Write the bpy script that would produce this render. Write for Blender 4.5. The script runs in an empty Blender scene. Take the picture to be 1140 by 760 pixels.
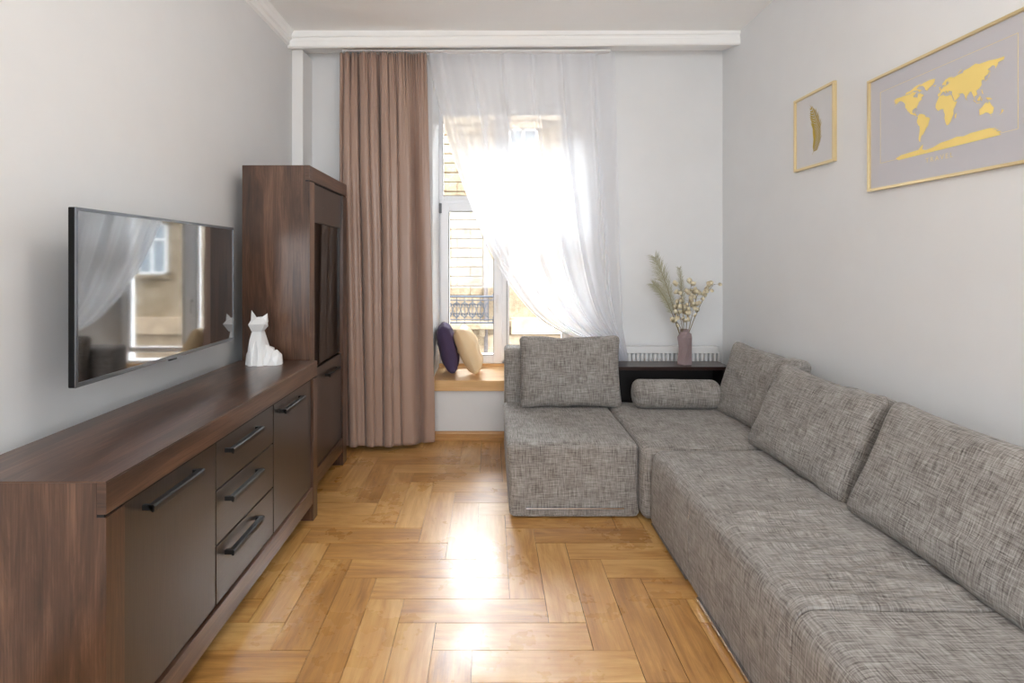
import bpy, bmesh, math, random
from mathutils import Vector, Matrix, noise
random.seed(7)
C = bpy.context.scene.collection
PI = math.pi
F = 590.0; H = 1.42                      # focal length in px, eye height

# ------------------------------------------------------------------ materials
def srgb(r, g, b):
    def f(c):
        c /= 255.0
        return c/12.92 if c <= .04045 else ((c+.055)/1.055)**2.4
    return (f(r), f(g), f(b), 1)

class NT:
    def __init__(s, name):
        s.m = bpy.data.materials.new(name); s.m.use_nodes = True
        s.t = s.m.node_tree; s.n = s.t.nodes; s.l = s.t.links
        s.b = s.n['Principled BSDF']
    def node(s, kind, **kw):
        n = s.n.new(kind)
        for k, v in kw.items(): setattr(n, k, v)
        return n
    def link(s, a, b): s.l.new(a, b)
    def coord(s, out='UV', scale=(1,1,1), rot=(0,0,0)):
        tc = s.node('ShaderNodeTexCoord'); mp = s.node('ShaderNodeMapping')
        mp.inputs['Scale'].default_value = scale; mp.inputs['Rotation'].default_value = rot
        s.link(tc.outputs[out], mp.inputs['Vector']); return mp.outputs['Vector']
    def noise(s, vec, scale=1, detail=4, rough=.6, dist=0):
        n = s.node('ShaderNodeTexNoise'); n.inputs['Scale'].default_value = scale
        n.inputs['Detail'].default_value = detail; n.inputs['Roughness'].default_value = rough
        n.inputs['Distortion'].default_value = dist
        s.link(vec, n.inputs['Vector']); return n.outputs['Fac']
    def ramp(s, fac, stops):
        r = s.node('ShaderNodeValToRGB'); e = r.color_ramp.elements
        while len(e) < len(stops): e.new(.5)
        for i, (p, c) in enumerate(stops):
            e[i].position = p; e[i].color = c if len(c) == 4 else (*c, 1)
        s.link(fac, r.inputs['Fac']); return r.outputs['Color']
    def math(s, op, a, b=None, c=None):
        n = s.node('ShaderNodeMath', operation=op)
        for i, v in enumerate((a, b, c)):
            if v is None: continue
            if isinstance(v, (int, float)): n.inputs[i].default_value = v
            else: s.link(v, n.inputs[i])
        return n.outputs[0]
    def mix(s, fac, a, b, blend='MIX'):
        n = s.node('ShaderNodeMix', data_type='RGBA', blend_type=blend)
        for k, v in ((0, fac), (6, a), (7, b)):
            if isinstance(v, (int, float)): n.inputs[k].default_value = v
            elif isinstance(v, tuple): n.inputs[k].default_value = v
            else: s.link(v, n.inputs[k])
        return n.outputs[2]
    def bump(s, h, strength=.3, dist=.01):
        b = s.node('ShaderNodeBump'); b.inputs['Strength'].default_value = strength
        b.inputs['Distance'].default_value = dist
        s.link(h, b.inputs['Height']); s.link(b.outputs[0], s.b.inputs['Normal'])
    def set(s, **kw):
        for k, v in kw.items():
            k = {'base':'Base Color','rough':'Roughness','metal':'Metallic','spec':'Specular IOR Level','coat':'Coat Weight','coatr':'Coat Roughness','sheen':'Sheen Weight','ior':'IOR'}[k]
            if isinstance(v, (int, float, tuple)): s.b.inputs[k].default_value = v
            else: s.link(v, s.b.inputs[k])
        return s

def plain(name, rgb, rough=.5, metal=0, spec=.5, bumpiness=0, var=.06, bscale=60):
    t = NT(name); c = srgb(*rgb)
    v = t.coord('Object')
    n = t.noise(v, 3, 3)
    t.set(base=t.ramp(n, [(.3, tuple(x*(1-var) for x in c[:3])), (.7, tuple(min(1, x*(1+var)) for x in c[:3]))]), rough=rough, metal=metal, spec=spec)
    if bumpiness: t.bump(t.noise(v, bscale, 3), bumpiness, .002)
    return t.m

M = {}
M['wall'] = plain('wall_paint', (229, 230, 231), .75, bumpiness=.12, var=.015, spec=.3)
M['ceiling'] = plain('ceiling_paint', (250, 250, 249), .8, bumpiness=.08, var=.012, spec=.2)
M['trimwhite'] = plain('white_gloss_paint', (240, 239, 238), .45, var=.01)
M['upvc'] = plain('white_window_plastic', (244, 245, 247), .3, var=.01)
M['black'] = plain('black_metal', (16, 16, 17), .45, var=.1)
M['tvblack'] = plain('black_plastic', (14, 14, 15), .6, var=.1, spec=.2)
M['silver'] = plain('brushed_silver_bezel', (118, 122, 128), .28, metal=.85, var=.03)
M['chrome'] = plain('chrome_strip', (205, 205, 208), .22, metal=1, var=.02)
M['gold'] = plain('gold_frame', (232, 212, 164), .3, metal=.7, var=.03)
M['radiator'] = plain('radiator_enamel', (236, 236, 236), .35, var=.01)
M['slot'] = plain('radiator_slot', (120, 120, 122), .6, var=.02)
M['ceramic'] = plain('white_ceramic', (238, 238, 238), .32, var=.01)
M['espresso'] = plain('espresso_wood', (50, 32, 28), .28, var=.15)
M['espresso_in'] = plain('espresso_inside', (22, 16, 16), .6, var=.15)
M['print'] = plain('grey_print_paper', (197, 196, 202), .35, var=.01)
M['print_light'] = plain('pale_print_paper', (214, 213, 214), .35, var=.01)
M['foil'] = plain('gold_foil', (250, 224, 136), .5, var=.04)
M['foil_dark'] = plain('ochre_gold_foil', (188, 160, 40), .45, var=.25)
M['foil_pale'] = plain('pale_gold_line', (240, 222, 168), .45, var=.05)
M['pod'] = plain('cream_seed_pod', (246, 231, 200), .5, var=.14)
M['stem'] = plain('dry_stem', (128, 112, 76), .7, var=.2)
M['frond'] = plain('dry_green_frond', (172, 170, 146), .8, var=.2)
M['vase'] = plain('mauve_ceramic', (152, 134, 136), .35, var=.05)
M['purple'] = plain('purple_cotton', (76, 62, 92), .9, bumpiness=.2, var=.1)
M['cream'] = plain('cream_satin', (232, 203, 160), .55, bumpiness=.15, var=.06, bscale=18)
M['iron'] = plain('cast_iron', (62, 68, 78), .6, var=.2)
M['pipe'] = plain('grey_drainpipe', (108, 100, 98), .6, var=.2)
M['stonedark'] = plain('brown_stone_band', (176, 156, 132), .9, var=.2)
M['outglass'] = plain('far_window_glass', (130, 142, 154), .3, var=.1)
M['outframe'] = plain('far_window_frame', (236, 236, 236), .5, var=.03)
M['shadowgap'] = plain('dark_gap', (16, 12, 11), .7, var=.1)  # near-black for plinth and subfloor; also paints shade into cabinet gaps
M['render_grey'] = plain('grey_house_render', (140, 138, 134), .9, var=.06)
M['asphalt'] = plain('street_paving', (84, 84, 86), .9, var=.1)

def wood(name, dark, mid, light, rough=.45, grain=1.0, coat=0, seed=0):
    t = NT(name)
    tc = t.node('ShaderNodeTexCoord')
    mp = t.node('ShaderNodeMapping'); mp.inputs['Scale'].default_value = (1.5*grain, 15*grain, 1); mp.inputs['Location'].default_value = (seed, seed*2, 0)
    t.link(tc.outputs['UV'], mp.inputs['Vector'])
    n1 = t.noise(mp.outputs[0], 1, 7, .68, 1.0)
    mp2 = t.node('ShaderNodeMapping'); mp2.inputs['Scale'].default_value = (4*grain, 170*grain, 1)
    t.link(tc.outputs['UV'], mp2.inputs['Vector'])
    n2 = t.noise(mp2.outputs[0], 1, 3, .6)
    mp3 = t.node('ShaderNodeMapping'); mp3.inputs['Scale'].default_value = (.8, 5, 1); mp3.inputs['Location'].default_value = (3+seed, 7, 0)
    t.link(tc.outputs['UV'], mp3.inputs['Vector'])
    n3 = t.noise(mp3.outputs[0], 1, 2, .5)
    f = t.math('ADD', t.math('ADD', t.math('MULTIPLY', n1, .5), t.math('MULTIPLY', n2, .2)), t.math('MULTIPLY', n3, .3))
    col = t.ramp(f, [(.36, srgb(*dark)), (.5, srgb(*mid)), (.64, srgb(*light))])
    t.set(base=col, rough=rough, coat=coat, coatr=.2)
    t.bump(n2, .12, .001)
    return t.m
M['walnut'] = wood('walnut_wood', (40, 25, 17), (78, 53, 39), (120, 88, 68), .36, coat=.5)
M['oak'] = wood('oak_board', (200, 152, 98), (222, 178, 122), (234, 196, 146), .35, seed=4)
M['skirt'] = wood('oak_skirting', (168, 120, 68), (190, 140, 84), (208, 162, 106), .4, seed=9)
def dark_front():
    t = NT('dark_oak_front')
    v = t.coord('UV', (6, 240, 1)); n = t.noise(v, 1, 4, .6)
    t.set(base=t.ramp(n, [(.3, srgb(38, 31, 27)), (.7, srgb(53, 44, 39))]), rough=.36, coat=.55, coatr=.24, ior=1.5)
    t.bump(n, .12, .001); return t.m
M['front'] = dark_front()

def floor_mat():
    t = NT('oak_parquet')
    tc = t.node('ShaderNodeTexCoord')
    at = t.node('ShaderNodeAttribute', attribute_name='tone')
    def nz(sc, det=5, dist=0.0, loc=(0,0,0)):
        mp = t.node('ShaderNodeMapping'); mp.inputs['Scale'].default_value = sc; mp.inputs['Location'].default_value = loc
        t.link(tc.outputs['UV'], mp.inputs['Vector']); return t.noise(mp.outputs[0], 1, det, .6, dist)
    n1 = nz((2.0, 9, 1), 6, 1.6); n2 = nz((7, 150, 1), 3)
    # cathedral grain rings
    mpw = t.node('ShaderNodeMapping'); mpw.inputs['Scale'].default_value = (1.1, 8, 1)
    t.link(tc.outputs['UV'], mpw.inputs['Vector'])
    w = t.node('ShaderNodeTexWave', wave_type='BANDS', bands_direction='Y'); w.inputs['Scale'].default_value = 1.3
    w.inputs['Distortion'].default_value = 7; w.inputs['Detail'].default_value = 2; w.inputs['Detail Scale'].default_value = .8
    t.link(mpw.outputs[0], w.inputs['Vector'])
    f = t.math('ADD', t.math('MULTIPLY', n1, .60), t.math('ADD', t.math('MULTIPLY', n2, .22), t.math('MULTIPLY', w.outputs['Fac'], .035)))
    f = t.math('ADD', f, t.math('MULTIPLY', at.outputs['Fac'], .17))
    col = t.ramp(f, [(.30, srgb(146, 98, 46)), (.50, srgb(192, 141, 78)), (.72, srgb(222, 180, 116))])
    wear = t.noise(t.coord('Object'), 2.2, 5, .7)
    rg = t.node('ShaderNodeMapRange'); rg.inputs[1].default_value = .3; rg.inputs[2].default_value = .7
    rg.inputs[3].default_value = .20; rg.inputs[4].default_value = .42
    t.link(wear, rg.inputs[0])
    t.set(base=col, rough=rg.outputs[0], coat=.42, coatr=.33, spec=.5)
    b1 = t.noise(t.coord('Object'), 9, 3, .5)
    hh = t.math('ADD', t.math('MULTIPLY', n2, .15), b1)
    t.bump(hh, .12, .012)
    t.link(t.b.inputs['Normal'].links[0].from_socket, t.b.inputs['Coat Normal'])
    return t.m
M['parquet'] = floor_mat()

def fabric():
    t = NT('slubbed_grey_weave')
    def nz(sc, det=3, loc=(0,0,0), r=.7):
        return t.noise(t.coord('UV', sc), 1, det, r)
    a = nz((10, 190, 1), 4); b = nz((190, 10, 1), 4); big = nz((6, 6, 1), 3)
    a2 = nz((16, 330, 1), 2); b2 = nz((330, 16, 1), 2)
    d1 = nz((7, 150, 1), 3, r=.8); d2 = nz((150, 7, 1), 3, r=.8)
    f = t.math('ADD', t.math('MULTIPLY', a, .3), t.math('MULTIPLY', b, .3))
    f = t.math('ADD', f, t.math('ADD', t.math('MULTIPLY', a2, .2), t.math('MULTIPLY', b2, .2)))
    f = t.math('ADD', f, t.math('MULTIPLY', t.math('SUBTRACT', big, .5), .12))
    def thread(x):
        r = t.node('ShaderNodeMapRange'); r.inputs[1].default_value = .60; r.inputs[2].default_value = .72
        r.inputs[3].default_value = 0; r.inputs[4].default_value = .09; t.link(x, r.inputs[0]); return r.outputs[0]
    f = t.math('SUBTRACT', f, t.math('ADD', thread(d1), thread(d2)))
    col = t.ramp(f, [(.36, srgb(56, 50, 48)), (.445, srgb(116, 110, 106)), (.51, srgb(152, 147, 142)), (.62, srgb(190, 187, 183))])
    t.set(base=col, rough=.92, sheen=.15, spec=.15)
    w = t.node('ShaderNodeTexWave', wave_type='BANDS'); 
    t.bump(t.math('ADD', a2, b2), .35, .002)
    return t.m
M['fabric'] = fabric()

def curtain_mat():
    t = NT('brown_satin_curtain')
    out = t.n['Material Output']
    t.set(base=srgb(174, 146, 131), rough=.36, sheen=.2, spec=.6)
    t.bump(t.noise(t.coord('Object', (30, 30, 3)), 1, 3), .1, .004)
    tr = t.node('ShaderNodeBsdfTranslucent'); tr.inputs[0].default_value = srgb(214, 130, 92)
    mx = t.node('ShaderNodeMixShader'); mx.inputs[0].default_value = .07
    t.link(t.b.outputs[0], mx.inputs[1]); t.link(tr.outputs[0], mx.inputs[2]); t.link(mx.outputs[0], out.inputs[0])
    return t.m
M['curtain'] = curtain_mat()

def sheer_mat():
    t = NT('white_sheer_voile')
    out = t.n['Material Output']; t.n.remove(t.b)
    di = t.node('ShaderNodeBsdfDiffuse'); di.inputs[0].default_value = (.93, .94, .98, 1)
    tl = t.node('ShaderNodeBsdfTranslucent'); tl.inputs[0].default_value = (.95, .96, .99, 1)
    m1 = t.node('ShaderNodeMixShader'); m1.inputs[0].default_value = .62
    t.link(di.outputs[0], m1.inputs[1]); t.link(tl.outputs[0], m1.inputs[2])
    tp = t.node('ShaderNodeBsdfTransparent')
    lw = t.node('ShaderNodeLayerWeight'); lw.inputs[0].default_value = .45
    r = t.node('ShaderNodeMapRange'); r.inputs[1].default_value = 0; r.inputs[2].default_value = .8
    r.inputs[3].default_value = .68; r.inputs[4].default_value = .93
    t.link(lw.outputs['Facing'], r.inputs[0])
    m2 = t.node('ShaderNodeMixShader')
    t.link(r.outputs[0], m2.inputs[0]); t.link(tp.outputs[0], m2.inputs[1]); t.link(m1.outputs[0], m2.inputs[2])
    t.link(m2.outputs[0], out.inputs[0]); return t.m
M['sheer'] = sheer_mat()

def glass_mat(name, tint=(1,1,1,1), base=.05):
    t = NT(name)
    out = t.n['Material Output']; t.n.remove(t.b)
    tp = t.node('ShaderNodeBsdfTransparent'); tp.inputs[0].default_value = tint
    gl = t.node('ShaderNodeBsdfGlossy'); gl.inputs['Roughness'].default_value = .01
    fr = t.node('ShaderNodeFresnel'); fr.inputs[0].default_value = 1.45
    m = t.node('ShaderNodeMixShader')
    t.link(fr.outputs[0], m.inputs[0]); t.link(tp.outputs[0], m.inputs[1]); t.link(gl.outputs[0], m.inputs[2])
    t.link(m.outputs[0], out.inputs[0]); return t.m
M['glass'] = glass_mat('clear_glass')
M['smokeglass'] = glass_mat('smoked_glass', (.42, .4, .4, 1))
def screen():
    t = NT('television_screen'); t.set(base=srgb(8, 8, 10), rough=.05, spec=1.0, ior=1.9, coat=1.0, coatr=.03); return t.m
M['screen'] = screen()
def stone():
    t = NT('cream_limestone')
    v = t.coord('Object'); n = t.noise(v, 1.3, 6, .7); n2 = t.noise(v, 9, 4, .7)
    f = t.math('ADD', t.math('MULTIPLY', n, .65), t.math('MULTIPLY', n2, .35))
    t.set(base=t.ramp(f, [(.36, srgb(108, 91, 70)), (.5, srgb(144, 128, 106)), (.64, srgb(168, 155, 136))]), rough=.95)
    return t.m
M['stone'] = stone()

# ------------------------------------------------------------------ geometry helpers
def box_uv(bm, grain=0):
    uvl = bm.loops.layers.uv.verify()
    for f in bm.faces:
        n = f.normal; ax = max(range(3), key=lambda i: abs(n[i]))
        ins = [i for i in range(3) if i != ax]
        if grain in ins: u = grain; v = [i for i in ins if i != grain][0]
        else: u, v = ins
        for l in f.loops:
            l[uvl].uv = (l.vert.co[u] + ax*3.1, l.vert.co[v] + ax*1.7)

def obj(name, bm, mat, parent=None, smooth=False, origin=True, uv=None, recalc=True):
    if recalc: bmesh.ops.recalc_face_normals(bm, faces=bm.faces)
    bm.normal_update()
    if uv is not None: box_uv(bm, uv)
    me = bpy.data.meshes.new(name)
    if parent is None and origin and len(bm.verts):
        xs = [v.co for v in bm.verts]
        lo = Vector([min(v[i] for v in xs) for i in range(3)]); hi = Vector([max(v[i] for v in xs) for i in range(3)])
        o0 = Vector(((lo.x+hi.x)/2, (lo.y+hi.y)/2, lo.z))
        bmesh.ops.translate(bm, verts=bm.verts, vec=-o0)
    else: o0 = None
    if smooth:
        for f in bm.faces: f.smooth = True
    bm.to_mesh(me); bm.free()
    for m in (mat if isinstance(mat, (list, tuple)) else [mat]): me.materials.append(m)
    o = bpy.data.objects.new(name, me); C.objects.link(o)
    if o0 is not None: o.location = o0
    if parent is not None:
        o.parent = parent
        if '_pinv' in PINV and parent.name in PINV['_pinv']: o.matrix_parent_inverse = PINV['_pinv'][parent.name]
    if smooth == 'auto':
        pass
    return o
PINV = {'_pinv': {}}
ROOTM = {}
def world_m(o):
    return ROOTM.get(o.name, Matrix.Identity(4))

def thing(name, label, cat, loc=(0,0,0), rot=(0,0,0), group=None, world_children=True):
    o = bpy.data.objects.new(name, None); C.objects.link(o)
    o.location = loc; o.rotation_euler = rot
    o.empty_display_size = .1
    o['label'] = label; o['category'] = cat
    if group: o['group'] = group
    if world_children: PINV['_pinv'][o.name] = Matrix.Translation(-Vector(loc))
    return o
def tag(o, label, cat, group=None):
    o['label'] = label; o['category'] = cat
    if group: o['group'] = group
    return o
def struct(name, bm, mat, parent=None, **kw):
    o = obj(name, bm, mat, parent, origin=False, **kw)
    if parent is None: o['kind'] = 'structure'
    return o

def add_box(bm, lo, hi, bev=0, seg=2):
    lo = Vector(lo); hi = Vector(hi)
    r = bmesh.ops.create_cube(bm, size=1)
    vs = r['verts']; c = (lo+hi)/2; s = hi-lo
    for v in vs: v.co = Vector((v.co.x*s.x, v.co.y*s.y, v.co.z*s.z)) + c
    if bev:
        es = list({e for v in vs for e in v.link_edges})
        bmesh.ops.bevel(bm, geom=es, offset=bev, segments=seg, affect='EDGES', profile=.5)
def boxes(name, lst, mat, parent=None, bev=0, uv=0, **kw):
    bm = bmesh.new()
    for lo, hi in lst: add_box(bm, lo, hi, bev)
    return obj(name, bm, mat, parent, uv=uv, **kw)
def add_prism(bm, pts, axis, a, b):
    """pts 2D polygon in the two other axes; extruded along axis from a to b"""
    def mk(p, t):
        q = [0, 0, 0]; ins = [i for i in range(3) if i != axis]
        q[ins[0]], q[ins[1]] = p; q[axis] = t; return q
    A = [bm.verts.new(mk(p, a)) for p in pts]; B = [bm.verts.new(mk(p, b)) for p in pts]
    bm.faces.new(A); bm.faces.new(B)
    n = len(pts)
    for i in range(n): bm.faces.new((A[i], A[(i+1) % n], B[(i+1) % n], B[i]))
def add_tube(bm, pts, r, n=8, cap=True):
    pts = [Vector(p) for p in pts]; rings = []
    up = Vector((0, 0, 1))
    for i, p in enumerate(pts):
        d = (pts[min(i+1, len(pts)-1)] - pts[max(i-1, 0)]).normalized()
        a = d.cross(up)
        if a.length < 1e-3: a = d.cross(Vector((1, 0, 0)))
        a.normalize(); b = d.cross(a)
        rr = r(i/(len(pts)-1)) if callable(r) else r
        rings.append([bm.verts.new(p + a*rr*math.cos(2*PI*k/n) + b*rr*math.sin(2*PI*k/n)) for k in range(n)])
    for i in range(len(rings)-1):
        for k in range(n):
            bm.faces.new((rings[i][k], rings[i][(k+1) % n], rings[i+1][(k+1) % n], rings[i+1][k]))
    if cap: bm.faces.new(rings[0]); bm.faces.new(rings[-1])

def axis_coords(lo, hi, r, step):
    L = hi-lo; n = max(2, int(round((L-2*r)/step)))
    edge = [0, .15, .3, .5, .7, .85] if r > .02 else [0, .5]
    a = [lo + r*(1-math.cos(e*PI/2)) if False else lo + r*e for e in edge]
    m = [lo + r + (L-2*r)*i/n for i in range(n+1)]
    return a + m + [hi - (x-lo) for x in reversed(a)]
def softbox(name, lo, hi, r, mat, parent=None, step=.03, warp=None, uvscale=1.0, grain=0, extra=()):
    """rounded box with a dense surface grid; warp(p) -> new p"""
    ax = [axis_coords(lo[i], hi[i], r, step if not isinstance(step, tuple) else step[i]) for i in range(3)]
    for e in extra: ax[1] = sorted(set(ax[1]) | {e + k*.0018 for k in range(-7, 8)})
    N = [len(a)-1 for a in ax]; cache = {}
    bm = bmesh.new(); uvl = bm.loops.layers.uv.verify(); raw = {}
    def vert(i, j, k):
        key = (i, j, k)
        if key in cache: return cache[key]
        p = Vector((ax[0][i], ax[1][j], ax[2][k]))
        q = Vector([min(max(p[t], lo[t]+r), hi[t]-r) for t in range(3)])
        d = p-q
        # spherify the shell so corners round off evenly
        cnt = sum(1 for t in range(3) if abs(d[t]) > 1e-9)
        if cnt > 1:
            x = d/r
            m = max(abs(x[t]) for t in range(3))
            u = Vector([math.tan(x[t]*PI/4) for t in range(3)])
            d = u.normalized()*r
        s = q+d; 
        raw_p = s.copy()
        if warp: s = Vector(warp(s))
        v = bm.verts.new(s); cache[key] = v; raw[v] = raw_p
        return v
    def face(a, b, c, d, ua):
        f = bm.faces.new((a, b, c, d)); f.smooth = True
        ins = [i for i in range(3) if i != ua]
        for l in f.loops:
            p = raw[l.vert]
            u, v = p[ins[0]], p[ins[1]]
            l[uvl].uv = ((u + ua*3.3)*uvscale, (v + ua*1.9)*uvscale)
    for fixed in range(3):
        o1, o2 = [i for i in range(3) if i != fixed]
        for side in (0, N[fixed]):
            for i in range(N[o1]):
                for j in range(N[o2]):
                    def K(a, b):
                        k = [0, 0, 0]; k[fixed] = side; k[o1] = a; k[o2] = b; return vert(*k)
                    q = (K(i, j), K(i+1, j), K(i+1, j+1), K(i, j+1))
                    face(*q, fixed)
    return obj(name, bm, mat, parent, smooth=True)

# ------------------------------------------------------------------ room shell
XL, XR, YB, YR, ZC = -1.50, 1.86, 4.23, -2.6, 3.13
NXL, NXR, NZT, NYB = -.455, .731, 2.88, 4.82    # window niche
T = .25
bm = bmesh.new(); add_box(bm, (XL-T, YR-T, 0), (XL, YB+1, ZC)); struct('wall_left', bm, M['wall'])
bm = bmesh.new(); add_box(bm, (XR, YR-T, 0), (XR+T, YB+1, ZC)); struct('wall_right', bm, M['wall'])
bm = bmesh.new()
add_box(bm, (XL, YB, 0), (NXL, NYB+.16, ZC)); add_box(bm, (NXR, YB, 0), (XR, NYB+.16, ZC))
add_box(bm, (NXL, YB, NZT), (NXR, NYB+.16, ZC)); add_box(bm, (NXL, YB, 0), (NXR, NYB+.16, .395))
struct('wall_back', bm, M['wall'])
bm = bmesh.new(); add_box(bm, (XL-T, YR-T, ZC), (XR+T, YB+1, ZC+.25)); struct('ceiling', bm, M['ceiling'])
# rear wall behind the camera, with an opening added to let in fill daylight
RW = (-.9, 1.2, .8, 2.6)
bm = bmesh.new()
add_box(bm, (XL, YR-T, 0), (RW[0], YR, ZC)); add_box(bm, (RW[1], YR-T, 0), (XR, YR, ZC))
add_box(bm, (RW[0], YR-T, 0), (RW[1], YR, RW[2])); add_box(bm, (RW[0], YR-T, RW[3]), (RW[1], YR, ZC))
struct('wall_rear', bm, M['wall'])
# cornice box along the window wall (slightly out of level, as in the photo)
bm = bmesh.new()
prof = [(3.925, ZC), (3.925, 3.098), (3.938, 3.092), (3.938, 3.078), (3.93, 3.072), (3.93, 3.028), (3.94, 3.018), (4.0, 3.036), (YB, 3.092), (YB, ZC)]
add_prism(bm, prof, 0, XL, XR)
for v in bm.verts:
    if v.co.z < ZC-.001: v.co.z += (-.012 if v.co.x < 0 else .012)
struct('trim_1', bm, M['ceiling'])
bm = bmesh.new()
add_prism(bm, [(XL, 3.02), (XL+.018, 3.03), (XL+.02, 3.06), (XL+.032, 3.07), (XL+.035, 3.10), (XL+.05, ZC), (XL, ZC)], 1, YR, 3.94)
struct('trim_2', bm, M['ceiling'])
bm = bmesh.new(); add_box(bm, (XL, 4.02, 0), (XL+.085, YB, 3.03), .006); struct('trim_3', bm, M['trimwhite'])

# floor: herringbone parquet laid square to the room
def floor():
    w = .148; n = 4; x0 = .233; y0 = 2.084
    bm = bmesh.new(); uvl = bm.loops.layers.uv.verify(); tone = bm.loops.layers.float.new('tone')
    X0, X1, Y0, Y1 = XL, XR, YR, YB
    def board(cx, cy, lx, ly):
        # cell coordinates -> mirrored x so that the stairs step the right way
        xb = x0 - cx*w; xa = xb - lx*w; ya = y0 + cy*w; yb = ya + ly*w
        xa, xb, ya, yb = max(xa, X0), min(xb, X1), max(ya, Y0), min(yb, Y1)
        if xb-xa < .003 or yb-ya < .003: return
        g = random.choice((.0006, .0009, .0009, .0016)) ; z = [random.uniform(-.0005, .0005) for _ in range(4)]
        P = [(xa+g, ya+g), (xb-g, ya+g), (xb-g, yb-g), (xa+g, yb-g)]
        vs = [bm.verts.new((p[0], p[1], zz)) for p, zz in zip(P, z)]
        lowv = [bm.verts.new((p[0], p[1], -.01)) for p in P]
        r = random.random(); ou, ov = random.uniform(0, 50), random.uniform(0, 50)
        fs = [bm.faces.new(vs)] + [bm.faces.new((vs[i], lowv[i], lowv[(i+1) % 4], vs[(i+1) % 4])) for i in range(4)]
        for f in fs:
            for l in f.loops:
                c = l.vert.co
                l[uvl].uv = (c.x+ou, c.y+ov) if lx > ly else (c.y+ou, c.x+ov)
                l[tone] = r
    R = 60
    for cx in range(-R, R):
        for cy in range(-R, R):
            d = (cx - cy) % (2*n)
            if d == 0: board(cx, cy, n, 1)
            if d == 2*n-1: board(cx, cy, 1, n)
    f = struct('floor', bm, M['parquet'], recalc=False)
    bm = bmesh.new(); add_box(bm, (XL-T, YR-T, -.2), (XR+T, YB+1, -.006)); struct('subfloor', bm, M['shadowgap'])
    return f
floor()
bpy.data.objects['subfloor'].name = 'floor.001'

def skirting(name, a, b, axis, face, sign):
    h = [(0, 0), (.022, 0), (.022, .012), (.016, .018), (.016, .05), (.012, .062), (.004, .068), (0, .068)]
    bm = bmesh.new()
    pts = [(face+sign*p, z) for p, z in h]
    add_prism(bm, pts, axis, a, b)
    struct(name, bm, M['skirt'], uv=axis)
skirting('baseboard_back', XL+.09, XR-.02, 0, YB, -1)
skirting('baseboard_left', YR, 4.02, 1, XL, 1)
skirting('baseboard_right', YR, YB, 1, XR, -1)

# ------------------------------------------------------------------ window
wy = 4.80; S = (wy)/F
def wx(px): return (px-545)*S
def wz(py): return H-(py-291)*S
def window():
    root = bpy.data.objects.new('window_1', None); C.objects.link(root); root['kind'] = 'structure'
    root.location = (.138, wy, .478); PINV['_pinv'][root.name] = Matrix.Translation((-.138, -wy, -.478))
    xl, xr, zb, zt = NXL, NXR, .478, NZT
    gy0, gy1 = wy-.0, wy+.075
    def rects(rs, y0, y1, name, mat, par, bev=.006):
        return boxes(name, [((a, y0, c), (b, y1, d)) for a, b, c, d in rs], mat, par, bev=bev)
    # fixed outer frame, mullion and transom
    m0, m1 = wx(551), wx(567); t0, t1 = wz(229), wz(219)
    L = wx(493); R = wx(626)
    rects([(xl, L, zb, zt), (R, xr, zb, zt), (L, R, zt-.12, zt), (L, R, zb, zb+.05), (m0, m1, zb, zt), (L, R, t0, t1)], gy0, gy1, 'window_frame', M['upvc'], root)
    def sash(a, b, c, d, wdt, y0=-.02, name='sash', tilt=None):
        s = rects([(a, a+wdt, c, d), (b-wdt, b, c, d), (a+wdt, b-wdt, c, c+wdt), (a+wdt, b-wdt, d-wdt, d)], wy+y0, wy+.055, name, M['upvc'], root)
        g = .006
        rects([(a+wdt-g, a+wdt, c+wdt, d-wdt), (b-wdt, b-wdt+g, c+wdt, d-wdt), (a+wdt, b-wdt, c+wdt-g, c+wdt), (a+wdt, b-wdt, d-wdt, d-wdt+g)], wy+y0-.002, wy+y0+.004, 'gasket', M['slot'], s, bev=0)
        rects([(a+wdt-.005, b-wdt+.005, c+wdt-.005, d-wdt+.005)], wy+.02, wy+.032, 'pane', M['glass'], s, bev=0)
        return s
    # opening sash bottom-left
    s1 = sash(wx(490.5), wx(559), wz(404), wz(226), .08)
    for z in (wz(232), wz(380)):
        boxes('hinge', [((wx(490.5)-.012, wy-.035, z-.045), (wx(490.5)+.012, wy-.015, z+.045))], M['slot'], s1, bev=.004)
    boxes('handle', [((wx(553.5)-.013, wy-.03, 1.02), (wx(553.5)+.013, wy-.018, 1.12)), ((wx(553.5)-.009, wy-.065, 1.055), (wx(553.5)+.009, wy-.028, 1.085)), ((wx(553.5)-.009, wy-.07, .96), (wx(553.5)+.009, wy-.055, 1.085))], M['trimwhite'], s1, bev=.004)
    sash(wx(488), wx(559), wz(223), wz(122), .045, y0=-.004)
    sash(wx(559), wx(631), wz(226), wz(122), .045, y0=-.004)
    sash(wx(559), wx(631), wz(392), wz(220), .045, y0=-.004)
    boxes('sill_strip', [((xl, wy-.03, .478), (xr, wy+.0, .50))], M['oak'], root, bev=.003)
window()
boxes('window_seat_board', [((NXL, 4.19, .395), (NXR, wy+.05, .478))], M['oak'], None, bev=.004)
tag(bpy.data.objects['window_seat_board'], 'thick light oak board forming a low seat in the window niche', 'window seat')

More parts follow.
